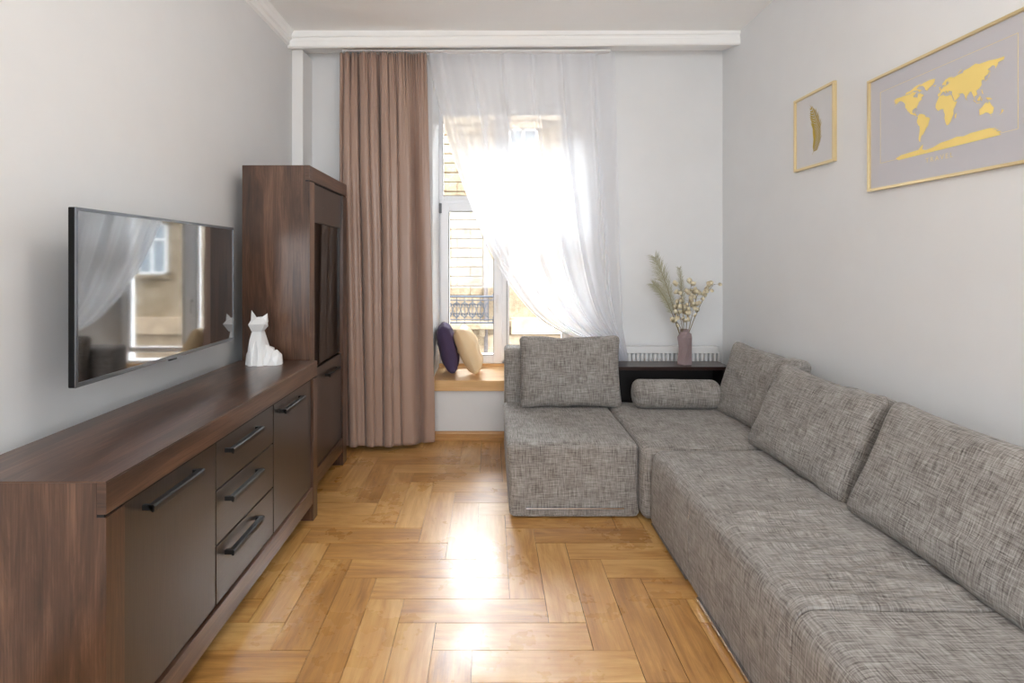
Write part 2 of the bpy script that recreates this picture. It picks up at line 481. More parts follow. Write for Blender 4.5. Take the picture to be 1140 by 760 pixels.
# ------------------------------------------------------------------ curtains
def brown_curtain():
    nS, nT = 260, 80
    bm = bmesh.new()
    def X_edge(t):          # t: 0 top, 1 bottom
        l = -1.14 + .02*t + .06*max(0, t)**1.5*.6; r = -.485 + .055*min(1, t*1.1)
        return l, r
    # fold ridge layout: narrow folds at left, one broad soft fold at right
    ridges = [0, .09, .16, .29, .38, .52, .60, .71, 1.0]
    def phase(s):
        for i in range(len(ridges)-1):
            if s <= ridges[i+1] + 1e-9:
                return i + (s-ridges[i])/(ridges[i+1]-ridges[i])
        return len(ridges)-1
    amp = [.05, .10, .06, .10, .07, .10, .06, .055, .045]
    rows = []
    for j in range(nT+1):
        t = j/nT; z = 3.005 - t*(3.005-.025)
        l, r = X_edge(t); row = []
        for i in range(nS+1):
            s = i/nS; s2 = s + .018*math.sin(3.5*t+s*7+.5)*min(1, t*2)*math.sin(PI*s)
            ph = phase(min(max(s2, 0), 1)); k = min(int(ph), 7); a = amp[k]*(1-(ph-k)) + amp[k+1]*(ph-k)
            c = math.cos(2*PI*ph)
            c = 1-2*((1-c)/2)**2.3
            env = .35 + .65*min(1, t*3.2)
            y = 4.045 - a*c*env
            # narrow header pleats, dying out below
            hd = max(0, 1-t*7)
            y += .014*math.sin(s*2*PI*31)*hd**1.0 + .006*math.sin(s*2*PI*47+1)*max(0, 1-t*3)
            x = l + (r-l)*s + .020*math.sin(2*PI*ph+.6)*env*(1 if s > .02 else 0)
            y += .012*noise.noise(Vector((s*7, t*3.5, 1.3)))
            y += .06*t*max(0, s-.75)/.25
            z2 = z + (.012*c if j == nT else 0)
            row.append(bm.verts.new((x, y, z2)))
        rows.append(row)
    for j in range(nT):
        for i in range(nS):
            bm.faces.new((rows[j][i], rows[j][i+1], rows[j+1][i+1], rows[j+1][i]))
    o = obj('long_curtain', bm, M['curtain'], smooth=True)
    md = o.modifiers.new('s', 'SOLIDIFY'); md.thickness = .0025
    tag(o, 'floor-length taupe brown satin curtain hanging left of the window', 'curtain')
brown_curtain()

def sheer_curtain():
    Yc = 4.075; sc = Yc/F
    Lp = [(475, 58), (479, 80), (485, 110), (494, 145), (506, 185), (520, 222), (536, 262), (553, 296), (572, 325), (594, 350), (618, 366), (645, 377), (668, 384), (684, 396), (688, 440)]
    Rp = [(682, 58), (683, 90), (684, 125), (685, 160), (686, 195), (687, 230), (688, 262), (689, 290), (690, 315), (691, 335), (692, 350), (693, 364), (695, 376), (698, 396), (702, 440)]
    def cr(P, t):
        n = len(P)-1; f = min(t*n, n-1e-6); i = int(f); u = f-i
        p = [P[max(0, min(n, i+k))] for k in (-1, 0, 1, 2)]
        return [.5*((2*p[1][c]) + (-p[0][c]+p[2][c])*u + (2*p[0][c]-5*p[1][c]+4*p[2][c]-p[3][c])*u*u + (-p[0][c]+3*p[1][c]-3*p[2][c]+p[3][c])*u**3) for c in (0, 1)]
    nS, nT = 460, 110; bm = bmesh.new(); rows = []
    random.seed(3)
    folds = [(f, random.uniform(0, 6.28), a) for f, a in ((5.3, 1.6), (9.1, 1.2), (14.7, .8), (21.3, .4))]
    for j in range(nT+1):
        t = j/nT; l = cr(Lp, t); r = cr(Rp, t); row = []
        for i in range(nS+1):
            s = i/nS
            ss = s + .012*math.sin(2*PI*s*6+1.0)*(1-t*.3)       # bunching
            # threads gather towards the right as they fall
            px = l[0] + (r[0]-l[0])*ss; py = l[1] + (r[1]-l[1])*ss
            sag = math.sin(PI*min(1, max(0, s)))*14*t*(1-t)*2
            py += sag
            x = (px-545)*sc; z = H-(py-291)*sc
            y = 0
            for f, p, a in folds: y += a*math.sin(2*PI*s*f+p+1.4*t)
            y = Yc + .010*y*(.5+.9*t*(1-t)*2)*(1 if t < .9 else (1-t)*10*.8+.2) + .012*math.sin(s*2*PI*9)*(t < .97)
            # a rolled, heavier leading edge
            y -= .02*math.exp(-(s/.03)**2)
            row.append(bm.verts.new((x, min(y, 4.118), z)))
        rows.append(row)
    for j in range(nT):
        for i in range(nS):
            bm.faces.new((rows[j][i], rows[j][i+1], rows[j+1][i+1], rows[j+1][i]))
    o = obj('sheer_curtain', bm, M['sheer'], smooth=True)
    tag(o, 'white sheer voile curtain swept aside to the right across the window', 'curtain')
sheer_curtain()
o = boxes('curtain_track', [((-1.12, 4.03, 3.018), (.92, 4.11, 3.032))], M['trimwhite'], None, bev=.003)
tag(o, 'thin white ceiling track carrying the brown and the sheer curtain', 'curtain rail')

# ------------------------------------------------------------------ cabinets
def bar_handle(parent, x, y0, y1, z):
    """angled black bar handle along y, standing off the front at x (towards +x)"""
    bm = bmesh.new()
    add_prism(bm, [(x+.016, z+.009), (x+.032, z+.009), (x+.036, z+.004), (x+.034, z-.011), (x+.028, z-.012), (x+.018, z+.001)], 1, y0, y1)
    for y in (y0, y1-.012): add_box(bm, (x-.001, y, z-.008), (x+.032, y+.012, z+.008), .001)
    h = obj('handle', bm, M['black'], parent, uv=1); return h

def cabinet_shell(root, xf, xb, y0, y1, zt, wa, wb):
    boxes('top_board', [((xb, y0, zt-.004), (xf-.001, y1, zt))], M['walnut'], root, bev=.001, uv=1)
    boxes('top_rail', [((xf-.024, y0, zt-.083), (xf, y1, zt-.0042))], M['walnut'], root, bev=.001, uv=1)
    for a, b in ((y0, y0+wa), (y1-wb, y1)):
        bm = bmesh.new()
        add_prism(bm, [(xb, 0), (xf, 0), (xf, zt-.091), (xf-.0245, zt-.091), (xf-.0245, zt-.0042), (xb, zt-.0042)], 1, a, b)
        obj('side_panel', bm, M['walnut'], root, uv=2)
    boxes('groove_shade', [((xf-.0244, y0+.001, zt-.0908), (xf-.006, y1-.001, zt-.0832))], M['shadowgap'], root, uv=1)  # near-black strip that colours shade into the recess under the rail

def sideboard():
    xf, xb, y0, y1, zt = -.965, -1.405, 1.334, 2.97, .866
    root = thing('sideboard', 'low dark walnut sideboard with brown-black doors and drawers below the television', 'sideboard', ((xf+xb)/2, (y0+y1)/2, 0))
    cabinet_shell(root, xf, xb, y0, y1, zt, .068, .068)
    boxes('bottom_rail', [((xf-.03, y0+.068, .095), (xf-.002, y1-.068, .183))], M['walnut'], root, bev=.001, uv=1)
    boxes('carcass', [((xb, y0+.068, .10), (xf-.035, y1-.068, .772))], M['shadowgap'], root, uv=1)
    ya, yb_, yc, yd = y0+.070, 1.892, 2.395, y1-.070
    fx = xf-.012
    def front(nm, a, b, z0, z1, lab=None):
        return boxes(nm, [((fx-.02, a+.0035, z0+.0035), (fx, b-.0035, z1-.0035))], M['front'], root, bev=.001, uv=(2 if nm == 'door' else 1))
    d = front('door', ya, yb_, .187, .778); bar_handle(d, fx, 1.49, 1.755, .727)
    for z0, z1 in ((.187, .402), (.402, .60), (.60, .778)):
        q = front('drawer', yb_, yc, z0, z1); bar_handle(q, fx, 1.955, 2.222, z1-.055)
    d = front('door', yc, yd, .187, .778); bar_handle(d, fx, 2.46, 2.72, .725)
    return root
sideboard()

def tall_cabinet():
    xf, xb, y0, y1, zt = -1.022, -1.405, 3.01, 3.79, 1.967
    root = thing('display_cabinet', 'tall dark walnut display cabinet with smoked glass door beside the brown curtain', 'cabinet', ((xf+xb)/2, (y0+y1)/2, 0))
    cabinet_shell(root, xf, xb, y0, y1, zt, .085, .095)
    boxes('bottom_rail', [((xf-.03, y0+.085, .095), (xf-.002, y1-.095, .190))], M['walnut'], root, bev=.001, uv=1)
    ya, yb_ = y0+.087, y1-.097; fx = xf-.012
    boxes('back_panel', [((xb, ya, .1), (xb+.012, yb_, zt-.09))], M['walnut'], root, uv=2)
    boxes('bottom_board', [((xb, ya, .10), (fx-.03, yb_, .12))], M['walnut'], root, uv=1)
    for z in (1.09, 1.377): boxes('shelf', [((xb+.012, ya, z), (fx-.04, yb_, z+.008))], M['glass'], root, uv=1)
    boxes('shelf', [((xb+.012, ya, .765), (fx-.03, yb_, .783))], M['walnut'], root, uv=1)
    u = boxes('upper_door', [((fx-.02, ya+.003, 1.652), (fx, yb_-.003, zt-.09))], M['front'], root, bev=.001, uv=1)
    boxes('glass_pane', [((fx-.014, ya+.003, .795), (fx-.008, yb_-.003, 1.652))], M['smokeglass'], u, uv=1)
    d = boxes('lower_door', [((fx-.02, ya+.003, .193), (fx, yb_-.003, .783))], M['front'], root, bev=.001, uv=1)
    bar_handle(d, fx, 3.33, 3.57, .705)
tall_cabinet()

# ------------------------------------------------------------------ television
def television():
    W, Hh, D = 1.033, .571, .022
    p0 = Vector((-1.305, 1.667, 0)); p1 = Vector((-1.305, 2.70, 0))
    ang = math.atan2(p1.y-p0.y, p1.x-p0.x)
    root = thing('television', 'flat black television with thin silver bezel mounted on the left wall', 'television', (p0.x, p0.y, 1.021), (0, 0, ang), world_children=False)
    # local: x along the screen, +y into the wall (left), z up
    boxes('housing', [((0, 0, 0), (W, D, Hh)), ((.2, D, .08), (.8, D+.03, .42))], M['tvblack'], root, bev=.003)
    b = .011
    boxes('bezel', [((0, -.003, 0), (W, .001, b+.004)), ((0, -.003, Hh-b), (W, .001, Hh)), ((0, -.003, b), (b, .001, Hh-b)), ((W-b, -.003, b), (W, .001, Hh-b))], M['silver'], root, bev=.0008)
    boxes('screen', [((b, -.0012, b+.004), (W-b, .002, Hh-b))], M['screen'], root)
    boxes('sensor', [((W*.5-.025, -.004, -.006), (W*.5+.025, .006, .001))], M['black'], root, bev=.002)
    boxes('wall_mount', [((.4, D+.03, .12), (.6, .215, .38))], M['black'], root, bev=.002)
television()
# keep the mount from entering the wall
for o in bpy.data.objects:
    if o.name == 'wall_mount':
        for v in o.data.vertices:
            if v.co.y > .1: v.co.y = .165

# ------------------------------------------------------------------ fox figurine
def fox():
    bm = bmesh.new()
    def hull(pts):
        vs = [bm.verts.new(p) for p in pts]
        r = bmesh.ops.convex_hull(bm, input=vs)
        for v in [g for g in r.get('geom_interior', []) if isinstance(g, bmesh.types.BMVert)]:
            if v.is_valid: bm.verts.remove(v)
    # chest and body (x right, y away from the viewer, z up), figure-pixels
    hull([(-88,-60,0),(-30,-95,0),(50,-95,0),(88,-55,0),(90,60,0),(40,105,0),(-50,105,0),(-92,60,0),
          (-96,-20,150),(-92,40,160),(78,-20,160),(84,50,150),(-60,-70,225),(50,-70,225),(-92,0,225),(66,10,230),(-20,80,215),(-45,-48,318),(42,-48,318),(-48,20,320),(44,20,320)])
    # front legs / chest wedge
    hull([(-66,-92,0),(-24,-112,0),(-20,-60,0),(-64,-60,0),(-30,-100,130),(-54,-84,215),(0,-78,240)])
    hull([(74,-92,0),(30,-112,0),(24,-60,0),(72,-60,0),(34,-100,130),(56,-80,215),(6,-78,240)])
    # left haunch
    hull([(-112,-40,0),(-60,-70,0),(-60,70,0),(-112,60,0),(-116,-10,95),(-96,10,150),(-70,-60,95)])
    # right haunch and curled tail
    hull([(70,-70,0),(150,-50,0),(150,70,0),(60,90,0),(96,-50,130),(140,0,140),(126,50,150),(70,-20,190)])
    hull([(110,-75,0),(190,-70,0),(222,-20,0),(210,50,0),(120,60,0),(150,-66,60),(205,-40,105),(216,10,92),(170,0,140),(140,-30,128)])
    # head: brow ridge, tapering muzzle, cheeks
    hull([(-44,-60,318),(52,-60,318),(-62,-30,352),(-60,-96,384),(92,-92,390),(96,-20,362),(-40,-20,318),(48,20,320),(-40,30,400),(70,30,400),(-44,-44,440),(70,-36,432),(12,-58,452),(30,20,450)])
    # ears
    hull([(-56,-50,392),(-2,-50,452),(-30,10,420),(-60,-24,515),(-56,-18,400)])
    hull([(88,-42,395),(40,-44,446),(66,14,420),(90,-22,484),(92,-10,400)])
    for v in bm.verts: v.co *= .00057
    o = obj('fox_figurine', bm, M['ceramic'], None)
    o.location = (-1.215, 2.86, .866); o.rotation_euler = (0, 0, math.radians(0))
    tag(o, 'small white faceted sitting fox ornament on the sideboard top', 'figurine')
fox()

# ------------------------------------------------------------------ sofa
SZ = .412
def fb(p, a=.004, s=6):
    return a*noise.noise(Vector(p)*s)
def sofa():
    root = thing('corner_sofa', 'large grey-beige slubbed fabric corner sofa along the right wall', 'sofa', (1.2, 2.2, 0))
    # footstool-like chaise block at the left end
    def warp_ch(p):
        x, y, z = p
        if z > .3:
            z += .010*math.sin(PI*min(1, max(0, (x-.1)/.73)))*math.sin(PI*min(1, max(0, (y-2.93)/.87)))
            z += fb((x, y, z), .006, 5)
        if z < .07 and y < 3.0: y = 2.93 + (y-2.93)*.12
        if y < 3.0 and z < .36: y += .006*math.sin(PI*(z)/.4) + fb((x, 1, z), .004, 5)
        if x < .2: x -= .014*max(0, (z-.2)/.2)
        return x, y, z
    softbox('chaise_seat', (.109, 2.93, .010), (.828, 3.83, SZ), .032, M['fabric'], root, step=.03, warp=warp_ch)
    def warp_co(p):
        x, y, z = p
        if z > .3:
            z += .012*math.sin(PI*min(1, max(0, (y-2.9)/.9))) + fb((x, y, z), .007, 5)
        return x, y, z
    softbox('corner_seat', (.832, 2.875, .010), (1.84, 3.83, SZ), .045, M['fabric'], root, step=.03, warp=warp_co)
    # long seat with wrinkles, seams
    rnd = random.Random(5)
    wr = [(rnd.uniform(1.55, 2.45), rnd.uniform(1.0, 1.35), rnd.uniform(.10, .28), rnd.uniform(.007, .016), rnd.uniform(-.25, .25), rnd.uniform(.010, .02)) for _ in range(17)]
    def warp_lo(p):
        x, y, z = p
        d = 0
        if z < .09 and x < .95: x = .872 + (x-.872)*.12
        d -= .020*math.exp(-((y-1.52)/.0035)**2)
        if z < .36: d -= .020*math.exp(-((y-2.30)/.003)**2)
        for yy, xx, ll, a, sl, wd in wr:
            u = y - yy - sl*(x-xx); e = math.exp(-((x-xx)/ll)**2)
            d += a*math.exp(-(u/wd)**2)*e
        top = min(1, max(0, (z-.30)/.08)); 
        d += fb((x, y, z), .008, 4)
        if top > 0:
            z += d*top + .01*math.sin(PI*min(1, max(0, (y-.6)/2.28)))*top - .015*top*max(0, (x-.95))*.4
        x -= (d*.6 + .012*math.sin(PI*min(1, z/.4)))*(1 if x < 1.0 and z < .405 else 0)*(1-top*.5)
        return x, y, z
    softbox('long_seat', (.872, .55, .010), (1.84, 2.872, SZ), .06, M['fabric'], root, step=(.03, .0085, .03), warp=warp_lo, extra=(1.52, 2.30))
    # low backrests
    softbox('chaise_backrest', (.109, 3.80, .03), (.80, 3.99, .80), .03, M['fabric'], root, step=.05)
    softbox('long_backrest', (1.79, .55, .03), (1.855, 3.80, .70), .03, M['fabric'], root, step=.05)
    # dark shelf closing the corner behind the seats
    sh = boxes('shelf_unit', [((.80, 3.80, .64), (1.73, 4.02, .665))], M['espresso'], root, bev=.002, uv=0)
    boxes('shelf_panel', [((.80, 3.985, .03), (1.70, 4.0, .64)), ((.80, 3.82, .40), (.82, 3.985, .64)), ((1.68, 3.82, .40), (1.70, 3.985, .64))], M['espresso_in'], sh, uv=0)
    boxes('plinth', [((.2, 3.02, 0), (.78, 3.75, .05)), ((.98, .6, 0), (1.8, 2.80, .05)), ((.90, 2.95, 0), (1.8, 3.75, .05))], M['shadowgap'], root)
    boxes('metal_strip', [((.202, 2.921, .055), (.742, 2.932, .062))], M['chrome'], root)
    boxes('metal_strip', [((.862, 2.33, .016), (.874, 2.83, .024))], M['chrome'], root)
    boxes('metal_strip', [((.860, .75, .016), (.874, 2.20, .028))], M['chrome'], root)
    # piping along the chaise's front edge seam
    return root
sofa()

def cushion(name, w, h, t, mat, label, group, M4, seed=0, step=.018, edge=.42, cat='cushion', wrinkle=.006):
    """local: x width, y thickness, z height, centred"""
    rr = min(t*.32, .045)
    def warp(p):
        x, y, z = p
        a = max(-1, min(1, x/(w/2))); b = max(-1, min(1, z/(h/2)))
        k = ((1-abs(a)**3.2)*(1-abs(b)**3.2))
        th = edge + (1-edge)*max(0, k)**.45
        # sides drawn in between the corners
        x2 = x*(1-.05*(1-b*b)*abs(a)**3); z2 = z*(1-.07*(1-a*a)*abs(b)**3)
        n = noise.noise(Vector((x*5+seed, z*5, seed)))*.010 + noise.noise(Vector((x*13+seed, z*9, seed*2)))*wrinkle
        for q in range(3):      # a few long creases from the corners
            rn = random.Random(seed*10+q); cx, cz, an = rn.uniform(-.3, .3)*w, rn.uniform(-.3, .3)*h, rn.uniform(-.9, .9)
            u = (x-cx)*math.sin(an)+(z-cz)*math.cos(an); v = (x-cx)*math.cos(an)-(z-cz)*math.sin(an)
            n += .008*math.exp(-(u/.012)**2)*math.exp(-(v/.12)**2)
        sgn = 1 if y > 0 else -1
        y2 = y*th + sgn*n*min(1, abs(y)/(t*.3))
        z2 += .008*noise.noise(Vector((x*8, seed, 3)))*abs(b)
        return x2, y2, z2
    o = softbox(name, (-w/2, -t/2, -h/2), (w/2, t/2, h/2), rr, mat, None, step=step, warp=warp)
    # softbox recentred the origin to the base; undo so that the matrix applies to the centre
    off = Matrix.Translation(o.location); o.matrix_world = M4 @ off
    tag(o, label, cat, group)
    # a welt seam as a child
    return o
def place(x, y, z, rz=0, rx=0, ry=0):
    return Matrix.Translation((x, y, z)) @ Matrix.Rotation(rz, 4, 'Z') @ Matrix.Rotation(ry, 4, 'Y') @ Matrix.Rotation(rx, 4, 'X')
R = math.radians
G = 'grey back cushions on the corner sofa'
cushion('back_cushion', .71, .50, .17, M['fabric'], 'upright rectangular grey back cushion on the left end of the sofa', G, place(.56, 3.70, .655, R(0), R(-7)), 1)
# cushions leaning on the right wall: width along y (rz=-90 -> local x to -y, local y (thickness) to +x)
def lean(yc, w, xb, xt, zt, label, seed, rz=0, t=.19, h=.50):
    tilt = math.atan2(xt-xb, zt-.41)
    cx = (xb+xt)/2 + t*.42; cz = .41+(zt-.41)/2 - .01
    cushion('back_cushion', w, h, t, M['fabric'], label, G, place(cx, yc, cz, R(-90)+rz, -tilt), seed)
lean(3.27, .72, 1.52, 1.66, .875, 'grey back cushion farthest along the right wall, partly hidden by its neighbour', 2, R(4), t=.17)
lean(2.58, .79, 1.40, 1.60, .845, 'middle grey back cushion of the three leaning on the right wall', 3, R(1))
lean(1.76, .80, 1.395, 1.60, .855, 'nearest grey back cushion on the right, cut by the photo edge', 4, R(0))

def bolster():
    bm = bmesh.new(); uvl = bm.loops.layers.uv.verify()
    L, r = .585, .098; n = 48; prof = []
    for k in range(10):
        a = k/9*PI/2; prof.append((-L/2 + .05*(1-math.sin(a)) , r-.05+.05*math.sin(a) if k else r-.05)) if False else None
    e = .055
    ends = [(-L/2-.004, .0), (-L/2, .018), (-L/2+.002, .04)] + [(-L/2+e-e*math.cos(a*PI/16), r-e+e*math.sin(a*PI/16)) for a in range(1, 9)]
    mid = [(-L/2+e+(L-2*e)*i/24, r) for i in range(1, 24)]
    prof = ends + mid + [(-x, q) for x, q in reversed(ends)]
    rings = []
    for i, (x, q) in enumerate(prof):
        ring = []
        for k in range(n):
            a = 2*PI*k/n
            rr = max(q, .0005)*(1+.035*noise.noise(Vector((x*6, math.cos(a), math.sin(a))))+.01*noise.noise(Vector((x*20, math.cos(a)*3, math.sin(a)*3))))
            zz = rr*math.sin(a); zz = max(zz, -r*.93)
            ring.append(bm.verts.new((x, rr*math.cos(a), zz)))
        rings.append(ring)
    for i in range(len(rings)-1):
        for k in range(n):
            f = bm.faces.new((rings[i][k], rings[i][(k+1) % n], rings[i+1][(k+1) % n], rings[i+1][k]))
            us = [(prof[i][0], k), (prof[i][0], k+1), (prof[i+1][0], k+1), (prof[i+1][0], k)]
            for l, (u, kk) in zip(f.loops, us): l[uvl].uv = (u+5, kk/n*2*PI*r+2)
    bm.faces.new(rings[0]); bm.faces.new(rings[-1])
    o = obj('bolster', bm, M['fabric'], None, smooth=True)
    o.location = (1.275, 3.63, SZ+.011); o.rotation_euler = (0, 0, R(-2))
    tag(o, 'small grey round bolster lying on the corner seat before the shelf', 'bolster')
bolster()

# ------------------------------------------------------------------ cushions on the window seat
def scatter(name, mat, label, cx, cy, ang, rz, seed):
    w = .40; t = .15
    m4 = place(cx, cy, .478 + .5*w*math.cos(ang) + .035, R(90)+rz, 0) @ Matrix.Rotation(-ang, 4, 'X')
    cushion(name, w, w, t, mat, label, None, m4, seed, step=.014, edge=.10, wrinkle=.008)
scatter('throw_pillow', M['purple'], 'dark purple throw pillow leaning at the left of the window seat', -.348, 4.44, R(13), R(4), 11)
scatter('throw_pillow', M['cream'], 'cream satin throw pillow leaning against the purple one on the window seat', -.172, 4.44, R(24), R(-4), 12)

# ------------------------------------------------------------------ radiator
def radiator():
    x0, x1, z0, z1, y0, y1 = .92, 1.79, .16, .757, 4.125, 4.215
    root = thing('radiator', 'white panel radiator under the right part of the window wall', 'radiator', ((x0+x1)/2, (y0+y1)/2, z0))
    bm = bmesh.new()
    # ribbed front sheet
    add_box(bm, (x0, y0+.04, z0), (x1, y1-.02, z1-.02))
    obj('panel', bm, M['radiator'], root)
    bm = bmesh.new(); n = 0; x = x0+.025
    add_box(bm, (x0, y0, z1-.052), (x1, y0+.044, z1), .003)
    add_box(bm, (x0, y0, z0), (x1, y0+.014, z0+.05), .003)
    add_box(bm, (x0, y0, z0), (x0+.012, y1, z1), .002); add_box(bm, (x1-.012, y0, z0), (x1, y1, z1), .002)
    obj('cover', bm, M['radiator'], root)
    bm = bmesh.new()
    while x < x1-.03:
        add_prism(bm, [(x, y0+.041), (x+.003, y0+.004), (x+.020, y0+.004), (x+.023, y0+.041)], 2, z0+.05, z1-.055); x += .0333
    obj('ribs', bm, M['radiator'], root)
    bm = bmesh.new(); x = x0+.02
    add_box(bm, (x0, y0+.014, z1-.006), (x1, y0+.022, z1)); add_box(bm, (x0, y1-.01, z1-.006), (x1, y1, z1))
    while x < x1-.02:
        add_box(bm, (x, y0+.022, z1-.005), (x+.006, y1-.01, z1)); x += .012
    obj('top_grille', bm, M['radiator'], root)
    for xx in (x0+.1, x1-.13): boxes('bracket', [((xx, y1-.02, .3), (xx+.03, YB-.001, .6))], M['radiator'], root)
    boxes('supply_pipe', [((x0+.04, y1-.06, 0), (x0+.058, y1-.042, z0+.02))], M['radiator'], root)
radiator()

# ------------------------------------------------------------------ vase with dried flowers
VX, VY, VZ = 1.432, 3.90, .665
def vase():
    bm = bmesh.new(); n = 10
    prof = [(.0505, 0, 0), (.053, .012, 0), (.050, .12, .5), (.0535, .20, 0), (.047, .226, .5), (.033, .236, 0), (.034, .256, .5)]
    rings = []
    for r, z, tw in prof:
        rings.append([bm.verts.new((r*(1.0 if k % 2 else .80 if z < .23 else 1)*math.cos(2*PI*(k+tw)/n), r*(1.0 if k % 2 else .80 if z < .23 else 1)*math.sin(2*PI*(k+tw)/n), z)) for k in range(n)])
    for i in range(len(rings)-1):
        for k in range(n):
            a, b, c, d = rings[i][k], rings[i][(k+1) % n], rings[i+1][(k+1) % n], rings[i+1][k]
            bm.faces.new((a, b, c)); bm.faces.new((a, c, d))
    bm.faces.new(rings[0])
    # inner wall
    inn = [bm.verts.new((v.co.x*.8, v.co.y*.8, .256)) for v in rings[-1]]
    low = [bm.verts.new((v.co.x*.8, v.co.y*.8, .05)) for v in rings[-1]]
    for k in range(n):
        bm.faces.new((rings[-1][k], rings[-1][(k+1) % n], inn[(k+1) % n], inn[k]))
        bm.faces.new((inn[k], inn[(k+1) % n], low[(k+1) % n], low[k]))
    bm.faces.new(low)
    o = obj('flower_vase', bm, M['vase'], None); o.location = (VX, VY, VZ)
    tag(o, 'mauve-grey pleated ceramic vase on the dark shelf behind the sofa corner', 'vase')
vase()
def px3(px, py, y): return Vector(((px-545)*y/F, y, H-(py-291)*y/F))
def bez(a, b, c, t): return a*(1-t)**2 + b*2*t*(1-t) + c*t*t
def frond(tip, ctrl, label, seed, leaves=52, ll=.12):
    rnd = random.Random(seed)
    base = Vector((VX+rnd.uniform(-.008, .008), VY+rnd.uniform(-.01, .01), VZ+.09))
    root = thing('dried_palm_frond', label, 'dried plant', base, group=None)
    P = [bez(base, ctrl, tip, i/20) for i in range(21)]
    bm = bmesh.new(); add_tube(bm, P, lambda t: .0028*(1-t)+.0008, 6); obj('stem', bm, M['stem'], root)
    bm = bmesh.new()
    for i in range(leaves):
        t = .40 + .60*i/leaves; p = bez(base, ctrl, tip, t); d = (bez(base, ctrl, tip, min(1, t+.02)) - bez(base, ctrl, tip, t-.02)).normalized()
        side = d.cross(Vector((0, 1, 0))).normalized()
        for s in (-1, 1):
            for q in range(3):
                L = ll*(1-.35*abs(t-.7)/.3)*rnd.uniform(.7, 1.1)
                v = (d*.85 + side*s*rnd.uniform(.35, .75) + Vector((0, rnd.uniform(-.5, .5), 0))).normalized()
                droop = Vector((0, 0, -.15*L)); a = p; m = p+v*L*.5; e = p+v*L+droop
                wv = v.cross(Vector((rnd.uniform(-.3, .3), 1, 0))).normalized()*.0011
                vs = [bm.verts.new(a-wv), bm.verts.new(a+wv), bm.verts.new(m+wv*.9), bm.verts.new(m-wv*.9), bm.verts.new(e)]
                bm.faces.new((vs[0], vs[1], vs[2], vs[3])); bm.faces.new((vs[3], vs[2], vs[4]))
    obj('leaflets', bm, M['frond'], root, recalc=False)
frond(px3(729, 286, 3.88), px3(748, 325, 3.9), 'tallest grey-green feathery dried frond in the vase, leaning left', 1)
frond(px3(727, 316, 3.84), px3(745, 328, 3.86), 'lower grey-green feathery dried frond in the vase, arching out to the left', 2, ll=.085)
frond(px3(756, 298, 3.96), px3(762, 335, 3.93), 'short feathery dried frond standing upright behind the seed pods', 3, 34, .06)
def pod_mesh(r, seed):
    rnd = random.Random(seed); bm = bmesh.new(); n = 12
    T_ = []; Bt = []
    for k in range(n):
        a = 2*PI*k/n; q = r*(1+.10*math.cos(2*a))
        T_.append(bm.verts.new((q*math.cos(a)*.8, .0, q*math.sin(a))))
    c1 = bm.verts.new((0, -.0022, 0)); c2 = bm.verts.new((0, .0022, 0))
    for k in range(n):
        bm.faces.new((T_[k], T_[(k+1) % n], c1)); bm.faces.new((T_[(k+1) % n], T_[k], c2))
    me = bpy.data.meshes.new('seed_pod'); bmesh.ops.recalc_face_normals(bm, faces=bm.faces); bm.to_mesh(me); bm.free(); me.materials.append(M['pod'])
    for p in me.polygons: p.use_smooth = True
    return me
pod0 = pod_mesh(.020, 1)
def pod_stem(tip, ctrl, label, seed, n=12, spread=.05, t0=.45):
    rnd = random.Random(seed)
    base = Vector((VX+rnd.uniform(-.014, .014), VY+rnd.uniform(-.012, .012), VZ+.09))
    root = thing('dried_honesty_stem', label, 'dried flower', base)
    bm = bmesh.new(); P = [bez(base, ctrl, tip, i/16) for i in range(17)]
    add_tube(bm, P, lambda t: .0024*(1-t)+.0009, 6)
    pods = []
    for i in range(n):
        t = t0+(1-t0)*(i+.5)/n; p = bez(base, ctrl, tip, t)
        v = Vector((rnd.uniform(-1, 1), rnd.uniform(-.7, .7), rnd.uniform(-.4, .9))).normalized()
        e = p+v*spread*rnd.uniform(.4, 1)
        add_tube(bm, [p, (p+e)/2+Vector((0, 0, .004)), e], .0007, 4); pods.append(e)
    obj('stem', bm, M['stem'], root)
    for e in pods:
        o = bpy.data.objects.new('seed_pod', pod0); C.objects.link(o); o.parent = root
        o.matrix_parent_inverse = PINV['_pinv'][root.name]
        s = rnd.uniform(.75, 1.15)
        o.location = e; o.scale = (s, s, s); o.rotation_euler = (rnd.uniform(-.7, .7), rnd.uniform(-.6, .6), rnd.uniform(-1.0, 1.0))
pod_stem(px3(757, 318, 3.86), px3(761, 345, 3.88), 'cream dried honesty stem at the left of the bouquet', 5, 20, .05)
pod_stem(px3(770, 315, 3.88), px3(765, 340, 3.88), 'cream dried honesty stem in the middle of the bouquet', 6, 22, .055)
pod_stem(px3(778, 322, 3.92), px3(772, 342, 3.90), 'cream dried honesty stem right of the middle of the bouquet', 7, 22, .055)
pod_stem(px3(796, 316, 3.90), px3(780, 328, 3.89), 'cream dried honesty stem reaching farthest right towards the wall', 8, 12, .045, .72)
pod_stem(px3(752, 340, 3.84), px3(760, 352, 3.87), 'short cream dried honesty stem low at the left over the vase', 9, 12, .045)
pod_stem(px3(746, 358, 3.86), px3(760, 352, 3.88), 'lowest cream dried honesty sprig hanging left over the vase rim', 10, 5, .03, .8)

